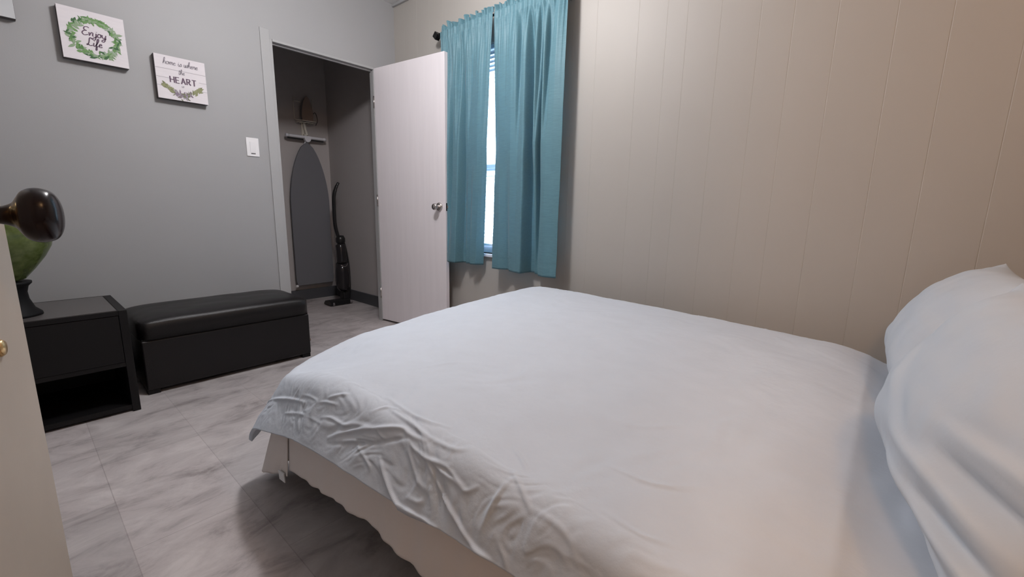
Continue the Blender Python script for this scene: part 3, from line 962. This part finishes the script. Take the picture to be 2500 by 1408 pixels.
# ------------------------------------------------------------------ stick vacuum
vc = thing('stick_vacuum', 'black stick vacuum standing in the closet corner', 'vacuum', (-4.08, 2.115, 0))
hd = smooth_line([(0.0, -0.012, 0.66), (-0.01, -0.032, 0.78), (-0.015, -0.032, 0.92), (-0.01, -0.030, 1.05), (0.0, -0.012, 1.13), (0.005, 0.016, 1.185)], 6)
MB().tube(hd, [(0.016, 0.022)] * (len(hd) - 8) + [(0.014, 0.019)] * 4 + [(0.012, 0.014)] * 4, 16).build('handle', 'black_plastic', vc, smooth=True)
MB().lathe([(0, 0.60), (0.03, 0.60), (0.044, 0.62), (0.044, 0.655), (0.030, 0.682), (0, 0.684)], (0.02, -0.002, 0), (0, 0, 1), 28).build('handle_grip', 'black_plastic', vc, smooth=True)
spine = smooth_line([(0.0, 0.004, 0.64), (0.0, 0.030, 0.54), (0.0, 0.050, 0.40), (0.0, 0.056, 0.25), (0.0, 0.050, 0.10), (0.0, 0.04, 0.05)], 6)
MB().tube(spine, (0.036), 20).build('body', 'black_plastic', vc, smooth=True)
cup = smooth_line([(0.03, -0.012, 0.60), (0.05, -0.018, 0.53), (0.055, -0.016, 0.42)], 5)
MB().tube(cup, [(0.028, 0.028)] + [(0.044, 0.044)] * (len(cup) - 2) + [(0.046, 0.046)], 24).build('motor_cover', 'cup', vc, smooth=True)
MB().lathe([(0, 0.14), (0.038, 0.14), (0.060, 0.17), (0.068, 0.24), (0.064, 0.34), (0.056, 0.415), (0, 0.42)], (0.035, -0.006, 0), (0, 0, 1), 32).build('dust_cup', 'cup', vc, smooth=True)
bd_ = MB()
bd_.tube(smooth_line([(0.088, -0.045, 0.40), (0.094, -0.005, 0.385), (0.085, 0.028, 0.41)], 5), 0.0035, 8)
bd_.build('chrome_band', 'steel', vc, smooth=True)
hdv = MB()
hdv.prism([(-0.075, 0.006), (0.075, 0.006), (0.07, 0.048), (0.03, 0.062), (-0.05, 0.045), (-0.075, 0.02)], -0.16, 0.045, 'xz')
hdv.build('floor_head', 'black_plastic', vc, bevel=0.006)
MB().prism([(-0.05, 0.05), (0.05, 0.05), (0.04, 0.13), (-0.03, 0.13)], -0.01, 0.06, 'xz').build('neck', 'black_plastic', vc, bevel=0.01)
for y in (-0.13, 0.05):
    MB().tube([(0.06, y - 0.008, 0.02), (0.06, y + 0.008, 0.02)], 0.02, 20).build('wheel', 'grey_plastic', vc, smooth=True)

# ------------------------------------------------------------------ bed
XF, XB, YN, YF = -1.49, 0.58, 0.548, 1.985
bed = thing('bed', 'bed with a pale blue comforter and off-white skirt, its head out of view', 'bed', (0, 0, 0))
MB().box((XF + 0.22, YN + 0.06, 0.26), (XB, YF - 0.03, 0.43)).build('mattress', 'mattress', bed, bevel=0.06, bseg=4)
MB().box((XF + 0.10, YN + 0.04, 0.17), (XB, YF - 0.017, 0.258)).build('box_spring', 'bedframe', bed, bevel=0.01)
for x in (XF + 0.10, -0.4, XB - 0.08):
    for y in (YN + 0.10, YF - 0.10):
        MB().box((x - 0.02, y - 0.02, 0), (x + 0.02, y + 0.02, 0.172)).build('leg', 'bedframe', bed)
MB().box((XB + 0.005, YN, 0.1), (XB + 0.045, YF, 0.75)).build('headboard', 'bedframe', bed, bevel=0.008)


def ztop(x, y):
    u = np.clip((y - 0.28) / 1.75, 0, 1)
    far = np.clip((y - 1.0) / 0.95, 0, 1)
    zz = 0.500 + 0.036 * np.sin(PI * u) ** 0.7 + 0.030 * far * np.clip((0.35 - x) / 1.75, 0, 1)
    zz = zz - 0.012 * np.clip((x + 0.8) / 0.8, 0, 1)
    zz = zz - 0.034 * np.clip((-1.0 - x) / 0.45, 0, 1) ** 2 * (1 - far)
    zz = zz - 0.066 * np.exp(-((x + 1.52) / 0.26) ** 2 - ((y - 0.50) / 0.26) ** 2)
    zz = zz - 0.022 * np.exp(-((x - 0.03) / 0.09) ** 2) - 0.045 * np.clip((x - 0.0) / 0.12, 0, 1)
    return zz


def over_near(x):
    return np.interp(x, [-1.8, -1.42, -1.1, -0.75, -0.39, 0.1, 0.6], [0.215, 0.215, 0.203, 0.184, 0.150, 0.14, 0.13])


OV_FOOT, OV_FAR, RC_NEAR, RC_FAR, RA = 0.27, 0.26, 0.225, 0.05, 0.06


def drape(px, py):
    RC = np.where(py < 1.2, RC_NEAR, RC_FAR)
    ix = np.clip(px, XF + RC, 10)
    iy = np.clip(py, YN + RC_NEAR, YF - RC_FAR)
    qx, qy = px - ix, py - iy
    l2 = np.hypot(qx, qy)
    lp = (np.abs(qx) ** 3.2 + np.abs(qy) ** 3.2) ** (1 / 3.2)
    dist = np.maximum(lp - RC, 0)
    safe = np.maximum(l2, 1e-9)
    dx, dy = qx / safe, qy / safe
    inside = l2 <= 1e-9
    dx, dy = np.where(inside, 0, dx), np.where(inside, 0, dy)
    q = RC / np.maximum(lp, 1e-9)
    bx = np.where(lp > RC, ix + qx * q, px)
    by = np.where(lp > RC, iy + qy * q, py)
    amax = math.radians(64) - math.radians(7) * 2 * np.abs(dx * dy)
    a = np.minimum(dist / RA, amax)
    ext = np.maximum(dist - RA * amax, 0)
    off = RA * np.sin(a) + ext * np.cos(amax)
    drop = RA * (1 - np.cos(a)) + ext * np.sin(amax)
    return np.stack([bx + dx * off, by + dy * off, ztop(bx, by) - drop], -1), dist, dx, dy


WRINKLES = [   # (height, width, points) of the ridges in the crumpled comforter
    (0.005, 0.006, [(-1.464, 0.475, 0.326), (-1.455, 0.486, 0.349), (-1.32, 0.476, 0.403), (-1.227, 0.478, 0.428), (-1.156, 0.478, 0.442)]),
    (0.004, 0.005, [(-1.188, 0.486, 0.453), (-1.138, 0.487, 0.462), (-1.097, 0.484, 0.46), (-1.126, 0.472, 0.433), (-1.156, 0.468, 0.421)]),
    (0.004, 0.005, [(-1.097, 0.484, 0.46), (-1.056, 0.489, 0.473), (-1.008, 0.491, 0.481)]),
    (0.004, 0.006, [(-1.056, 0.493, 0.483), (-1.017, 0.505, 0.501), (-0.988, 0.512, 0.508)]),
    (0.004, 0.005, [(-1.053, 0.471, 0.437), (-1.011, 0.476, 0.449), (-0.958, 0.477, 0.451), (-0.923, 0.48, 0.458)]),
    (0.004, 0.005, [(-1.265, 0.46, 0.38), (-1.171, 0.464, 0.41), (-1.097, 0.465, 0.422), (-1.02, 0.466, 0.427)]),
    (0.006, 0.007, [(-0.991, 0.457, 0.41), (-0.944, 0.469, 0.436), (-0.888, 0.481, 0.461), (-0.823, 0.493, 0.484), (-0.752, 0.508, 0.505), (-0.717, 0.506, 0.503), (-0.667, 0.509, 0.505)]),
    (-0.004, 0.007, [(-0.982, 0.451, 0.399), (-0.899, 0.465, 0.427), (-0.814, 0.479, 0.456), (-0.767, 0.49, 0.477), (-0.717, 0.502, 0.498)]),
    (0.005, 0.006, [(-0.826, 0.529, 0.518), (-0.767, 0.525, 0.516), (-0.711, 0.521, 0.513), (-0.661, 0.517, 0.51)]),
    (0.005, 0.007, [(-0.879, 0.557, 0.521), (-0.793, 0.545, 0.521), (-0.72, 0.544, 0.52), (-0.652, 0.561, 0.519)]),
    (0.007, 0.006, [(-0.782, 0.47, 0.437), (-0.74, 0.458, 0.411), (-0.684, 0.446, 0.386), (-0.634, 0.448, 0.389), (-0.566, 0.45, 0.394)]),
    (0.004, 0.005, [(-0.826, 0.491, 0.481), (-0.808, 0.489, 0.477), (-0.785, 0.488, 0.474)]),
    (0.005, 0.006, [(-0.699, 0.495, 0.488), (-0.643, 0.494, 0.484), (-0.578, 0.5, 0.493)]),
    (0.004, 0.006, [(-0.634, 0.493, 0.483), (-0.602, 0.492, 0.48), (-0.569, 0.49, 0.475)]),
    (0.006, 0.006, [(-0.646, 0.493, 0.483), (-0.617, 0.486, 0.468), (-0.575, 0.476, 0.446), (-0.525, 0.465, 0.424), (-0.475, 0.457, 0.407), (-0.431, 0.456, 0.404)]),
    (0.005, 0.006, [(-0.449, 0.523, 0.51), (-0.457, 0.494, 0.483), (-0.466, 0.47, 0.434)]),
    (0.004, 0.005, [(-0.625, 0.495, 0.486), (-0.584, 0.496, 0.488), (-0.555, 0.493, 0.481), (-0.522, 0.489, 0.473)]),
    (0.004, 0.006, [(-0.611, 0.49, 0.477), (-0.552, 0.49, 0.476), (-0.525, 0.488, 0.471), (-0.502, 0.496, 0.487)]),
    (0.004, 0.006, [(-0.499, 0.596, 0.519), (-0.466, 0.578, 0.517), (-0.44, 0.561, 0.516)]),
    (0.004, 0.006, [(-0.46, 0.542, 0.516), (-0.422, 0.522, 0.509), (-0.384, 0.502, 0.494)]),
    (0.003, 0.006, [(-0.428, 0.472, 0.436), (-0.407, 0.464, 0.42), (-0.393, 0.458, 0.406)]),
    (0.004, 0.007, [(-0.502, 0.453, 0.399), (-0.466, 0.455, 0.401), (-0.437, 0.456, 0.403)]),
    (0.004, 0.008, [(-0.684, 0.517, 0.511), (-0.599, 0.52, 0.511), (-0.563, 0.534, 0.516)]),
    (0.003, 0.006, [(-0.799, 0.535, 0.52), (-0.743, 0.529, 0.517), (-0.684, 0.517, 0.511)]),
    (0.003, 0.006, [(-0.87, 0.505, 0.503), (-0.835, 0.532, 0.519), (-0.785, 0.539, 0.52)]),
    (0.003, 0.007, [(-0.961, 0.473, 0.444), (-0.911, 0.484, 0.466), (-0.843, 0.49, 0.479)]),
    (0.003, 0.006, [(-0.888, 0.469, 0.437), (-0.814, 0.46, 0.418), (-0.799, 0.456, 0.409)]),
    (0.003, 0.007, [(-0.664, 0.456, 0.407), (-0.631, 0.458, 0.411), (-0.619, 0.463, 0.42)]),
    (0.003, 0.008, [(-0.705, 0.489, 0.476), (-0.649, 0.473, 0.442), (-0.614, 0.471, 0.436)]),
    (0.003, 0.008, [(-0.452, 0.814, 0.526), (-0.354, 0.837, 0.525), (-0.281, 0.923, 0.526)]),
    (0.002, 0.009, [(-0.976, 0.692, 0.527), (-0.914, 0.825, 0.532), (-0.793, 0.889, 0.533)]),
    (0.003, 0.008, [(-0.342, 0.67, 0.52), (-0.248, 0.676, 0.518), (-0.172, 0.73, 0.519)]),
    (0.003, 0.008, [(-0.384, 0.506, 0.498), (-0.316, 0.503, 0.493), (-0.275, 0.485, 0.46)]),
    (0.0025, 0.007, [(-0.281, 0.56, 0.514), (-0.222, 0.555, 0.513), (-0.169, 0.572, 0.513)]),
]


def comforter():
    us = np.concatenate([np.linspace(XF - OV_FOOT, -0.2, 460), np.linspace(-0.195, XB - 0.04, 110)])
    nnear, ntop, nfar = 130, 140, 24
    P = np.zeros((len(us), nnear + ntop + nfar, 3))
    X = np.zeros(P.shape[:2])
    Y = np.zeros(P.shape[:2])
    for i, x in enumerate(us):
        ov = over_near(x)
        ys = np.concatenate([np.linspace(YN - ov, YN + 0.14, nnear, endpoint=False), np.linspace(YN + 0.14, YF - 0.05, ntop, endpoint=False),
                             np.linspace(YF - 0.05, YF + OV_FAR, nfar)])
        X[i], Y[i] = x, ys
    P, dist, dx, dy = drape(X, Y)
    # loose waviness of the hanging sides
    for i in range(P.shape[0]):
        for j in range(P.shape[1]):
            d = dist[i, j]
            x, y = X[i, j], Y[i, j]
            n1 = noise.noise(Vector((x * 5, y * 5, 1.3)))
            n2 = noise.noise(Vector((x * 13 + 4 * n1, y * 13, 4.1)))
            n3 = noise.noise(Vector((x * 30 + 5 * n2, y * 30, 9.7)))
            n4 = noise.noise(Vector((x * 17 + 3 * n1, y * 9 + 2 * n2, 21.0)))
            k = min(1.0, d / 0.12)
            n5 = noise.noise(Vector((x * 44 + 6 * n2, y * 36, 5.5)))
            hem = min(1.0, max(0.0, (j - 2) / 17.0))
            side = k * ((0.4 + 0.6 * hem) * (0.006 * n1 + 0.004 * n2) + hem * (0.0025 * n3 + 0.003 * (0.35 - abs(n4)) + 0.0014 * n5))
            P[i, j, 0] += dx[i, j] * side
            P[i, j, 1] += dy[i, j] * side
            edge_soft = max(0.0, 1 - abs(d) / 0.1) if d > 0 else 0
            P[i, j, 2] += (1 - k) * (0.006 * n1 + 0.002 * n2) + 0.002 * n3 * edge_soft
    # sharp ridges
    flat = P.reshape(-1, 3)
    Nu = np.gradient(P, axis=0)
    Nv = np.gradient(P, axis=1)
    N = np.cross(Nu, Nv)
    N /= (np.linalg.norm(N, axis=-1, keepdims=True) + 1e-9)
    N *= np.sign(N[..., 2:3] + 1e-6) * 0 + 1
    nf = N.reshape(-1, 3)
    if nf[:, 2].sum() < 0:
        nf = -nf
    disp = np.zeros(len(flat))
    for h, wd, pl in WRINKLES:
        pl = np.array(smooth_line(pl, 4))
        best = np.full(len(flat), 9.0)
        tt = np.zeros(len(flat))
        for k in range(len(pl) - 1):
            a, b = pl[k], pl[k + 1]
            ab = b - a
            t = np.clip(((flat - a) @ ab) / (ab @ ab + 1e-12), 0, 1)
            dd = np.linalg.norm(flat - a - t[:, None] * ab, axis=1)
            m = dd < best
            best[m] = dd[m]
            tt[m] = ((k + t) / (len(pl) - 1))[m]
        taper = np.sin(PI * np.clip(tt, 0.04, 0.96)) ** 0.6
        disp += 1.15 * h * taper * (np.exp(-(best / (0.72 * wd)) ** 2) - 0.22 * np.exp(-(best / (2.0 * wd)) ** 2))
    flat += nf * disp[:, None]
    return grid_object('comforter', flat.reshape(P.shape), 'comforter', solid=0.012, offset=-1)


cf = comforter()
sol = cf.modifiers['thickness']
tag(cf, 'pale blue-grey wrinkled comforter draped over the bed', 'comforter')

# bed skirt: near side, and a foot flap that turns round the corner
sk = thing('bed_skirt', 'off-white gathered bed skirt hanging below the comforter', 'bed skirt', (0, 0, 0))


def skirt_strip(name, path, zb, ripple, parent, lean=0.0):
    path = np.array(path, float)
    d = np.concatenate([[0], np.cumsum(np.hypot(*np.diff(path[:, :2], axis=0).T))])
    n = max(24, int(d[-1] / 0.012))
    s = np.linspace(0, d[-1], n)
    x = np.interp(s, d, path[:, 0])
    y = np.interp(s, d, path[:, 1])
    tx_, ty_ = np.gradient(x), np.gradient(y)
    l = np.hypot(tx_, ty_) + 1e-9
    nx, ny = ty_ / l, -tx_ / l
    zs = np.linspace(0, 1, 26)
    P = np.zeros((n, 26, 3))
    for i in range(n):
        ztp = float(np.interp(x[i], [XF, -1.2, -0.4], [0.27, 0.34, 0.40]))
        zb_ = np.interp(s[i], d, zb)
        wv = 0.012 * noise.noise(Vector((s[i] * 9, 3.3, ripple))) + 0.008 * noise.noise(Vector((s[i] * 22, 8.1, ripple)))
        zb_ = zb_ + 0.010 * noise.noise(Vector((s[i] * 14, 1.1, ripple)))
        for j, t in enumerate(zs):
            k = wv * t + 0.012 * t
            P[i, j] = (x[i] + nx[i] * k + lean * (1 - t) * min(1.0, max(0.0, (-1.37 - x[i]) / 0.08)), y[i] + ny[i] * k, ztp + (zb_ - ztp) * t)
    return grid_object(name, P, 'skirt', parent, solid=0.002)


skirt_strip('side_panel', [(-1.365, 0.506), (-1.2, 0.506), (-0.9, 0.506), (-0.6, 0.506), (0.0, 0.506), (0.55, 0.506)],
            [0.135, 0.165, 0.205, 0.205, 0.19, 0.18], 1.0, sk)
skirt_strip('foot_panel', [(XF - 0.015, 1.98), (XF - 0.02, 1.2), (XF - 0.035, 0.75), (XF - 0.10, 0.53), (XF - 0.085, 0.503), (XF - 0.03, 0.499), (-1.368, 0.505)],
            [0.03, 0.03, 0.03, 0.035, 0.04, 0.06, 0.115], 5.0, sk, 0.10)
tg = MB().box((-0.022, -0.0015, -0.016), (0.022, 0.0015, 0.016), Matrix.Translation((-1.400, 0.4835, 0.104)) @ Matrix.Rotation(-0.12, 4, 'Y'))
tg.build('care_tag', 'tag', sk)


# ------------------------------------------------------------------ pillows
def pillow(label, center, half_w, half_h, thick, tilt, yaw, seed, folds=()):
    nu, nv = 110, 90
    bmx = np.zeros((nu, nv, 3))
    out = []
    for side in (1, -1):
        P = np.zeros((nu, nv, 3))
        for i in range(nu):
            for j in range(nv):
                u = math.sin((-1 + 2 * i / (nu - 1)) * PI / 2)
                v = math.sin((-1 + 2 * j / (nv - 1)) * PI / 2)
                pinch = 1 - 0.075 * (1 - abs(v) ** 2) * abs(u) ** 3
                pinch2 = 1 - 0.085 * (1 - abs(u) ** 2) * abs(v) ** 3
                bulge = max(0.0, (1 - abs(u) ** 2.3)) ** 0.62 * max(0.0, (1 - abs(v) ** 2.3)) ** 0.62
                t = thick * bulge * (1.0 if side > 0 else 0.8)
                e = min(1.0, 6 * bulge)
                n1 = noise.noise(Vector((u * 2.2, v * 2.0, seed)))
                n2 = noise.noise(Vector((u * 5 + n1, v * 5, seed + 5)))
                t += e * (0.010 * n1 + 0.004 * n2)
                uu, vv = u * half_w * pinch, v * half_h * pinch2
                if side > 0:
                    for (a, b, c, d, h, wd) in folds:
                        A, B = np.array((a, b)), np.array((c, d))
                        q = np.array((uu, vv))
                        ab = B - A
                        tt = min(1, max(0, (q - A) @ ab / (ab @ ab)))
                        dd = np.linalg.norm(q - A - tt * ab)
                        t += e * h * math.sin(PI * min(0.96, max(0.04, tt))) ** 0.7 * math.exp(-(dd / wd) ** 2)
                P[i, j] = (uu, vv, side * t)
        out.append(P)
    bm = bmesh.new()
    R = Matrix.Rotation(yaw, 4, 'Z')
    up_ = Vector((math.sin(tilt), 0, math.cos(tilt)))
    nn = Vector((-math.cos(tilt), 0, math.sin(tilt)))
    ax = Vector((0, 1, 0))
    for P in out:
        vs = [[bm.verts.new(R @ (ax * P[i, j, 0] + up_ * P[i, j, 1] + nn * P[i, j, 2])) for j in range(nv)] for i in range(nu)]
        for i in range(nu - 1):
            for j in range(nv - 1):
                bm.faces.new((vs[i][j], vs[i + 1][j], vs[i + 1][j + 1], vs[i][j + 1]))
    bmesh.ops.remove_doubles(bm, verts=bm.verts, dist=1e-5)
    mb = MB()
    mb.bm.free()
    mb.bm = bm
    o = mb.build('pillow', 'pillow', None, smooth=True)
    o.location = center
    return tag(o, label, 'pillow')


pillow('pale blue pillow farther back, against the panelled wall end of the bed', (0.175, 1.705, 0.672), 0.335, 0.20, 0.115, math.radians(33), 0.0, 3)
pillow('large pale blue pillow in front, nearest the viewer and creased', (0.175, 0.99, 0.674), 0.36, 0.20, 0.115, math.radians(28), 0.14, 8,
       folds=[(-0.13, -0.035, -0.37, 0.0, 0.010, 0.012), (-0.15, -0.065, -0.37, -0.045, -0.018, 0.011), (-0.02, -0.105, -0.36, -0.085, 0.010, 0.011),
              (-0.16, -0.128, -0.36, -0.115, -0.016, 0.010), (0.02, -0.15, -0.36, -0.14, 0.010, 0.010), (0.10, -0.175, -0.33, -0.165, -0.013, 0.009),
              (0.15, -0.02, 0.02, -0.10, 0.004, 0.02), (0.05, -0.05, -0.12, -0.09, -0.006, 0.014)])
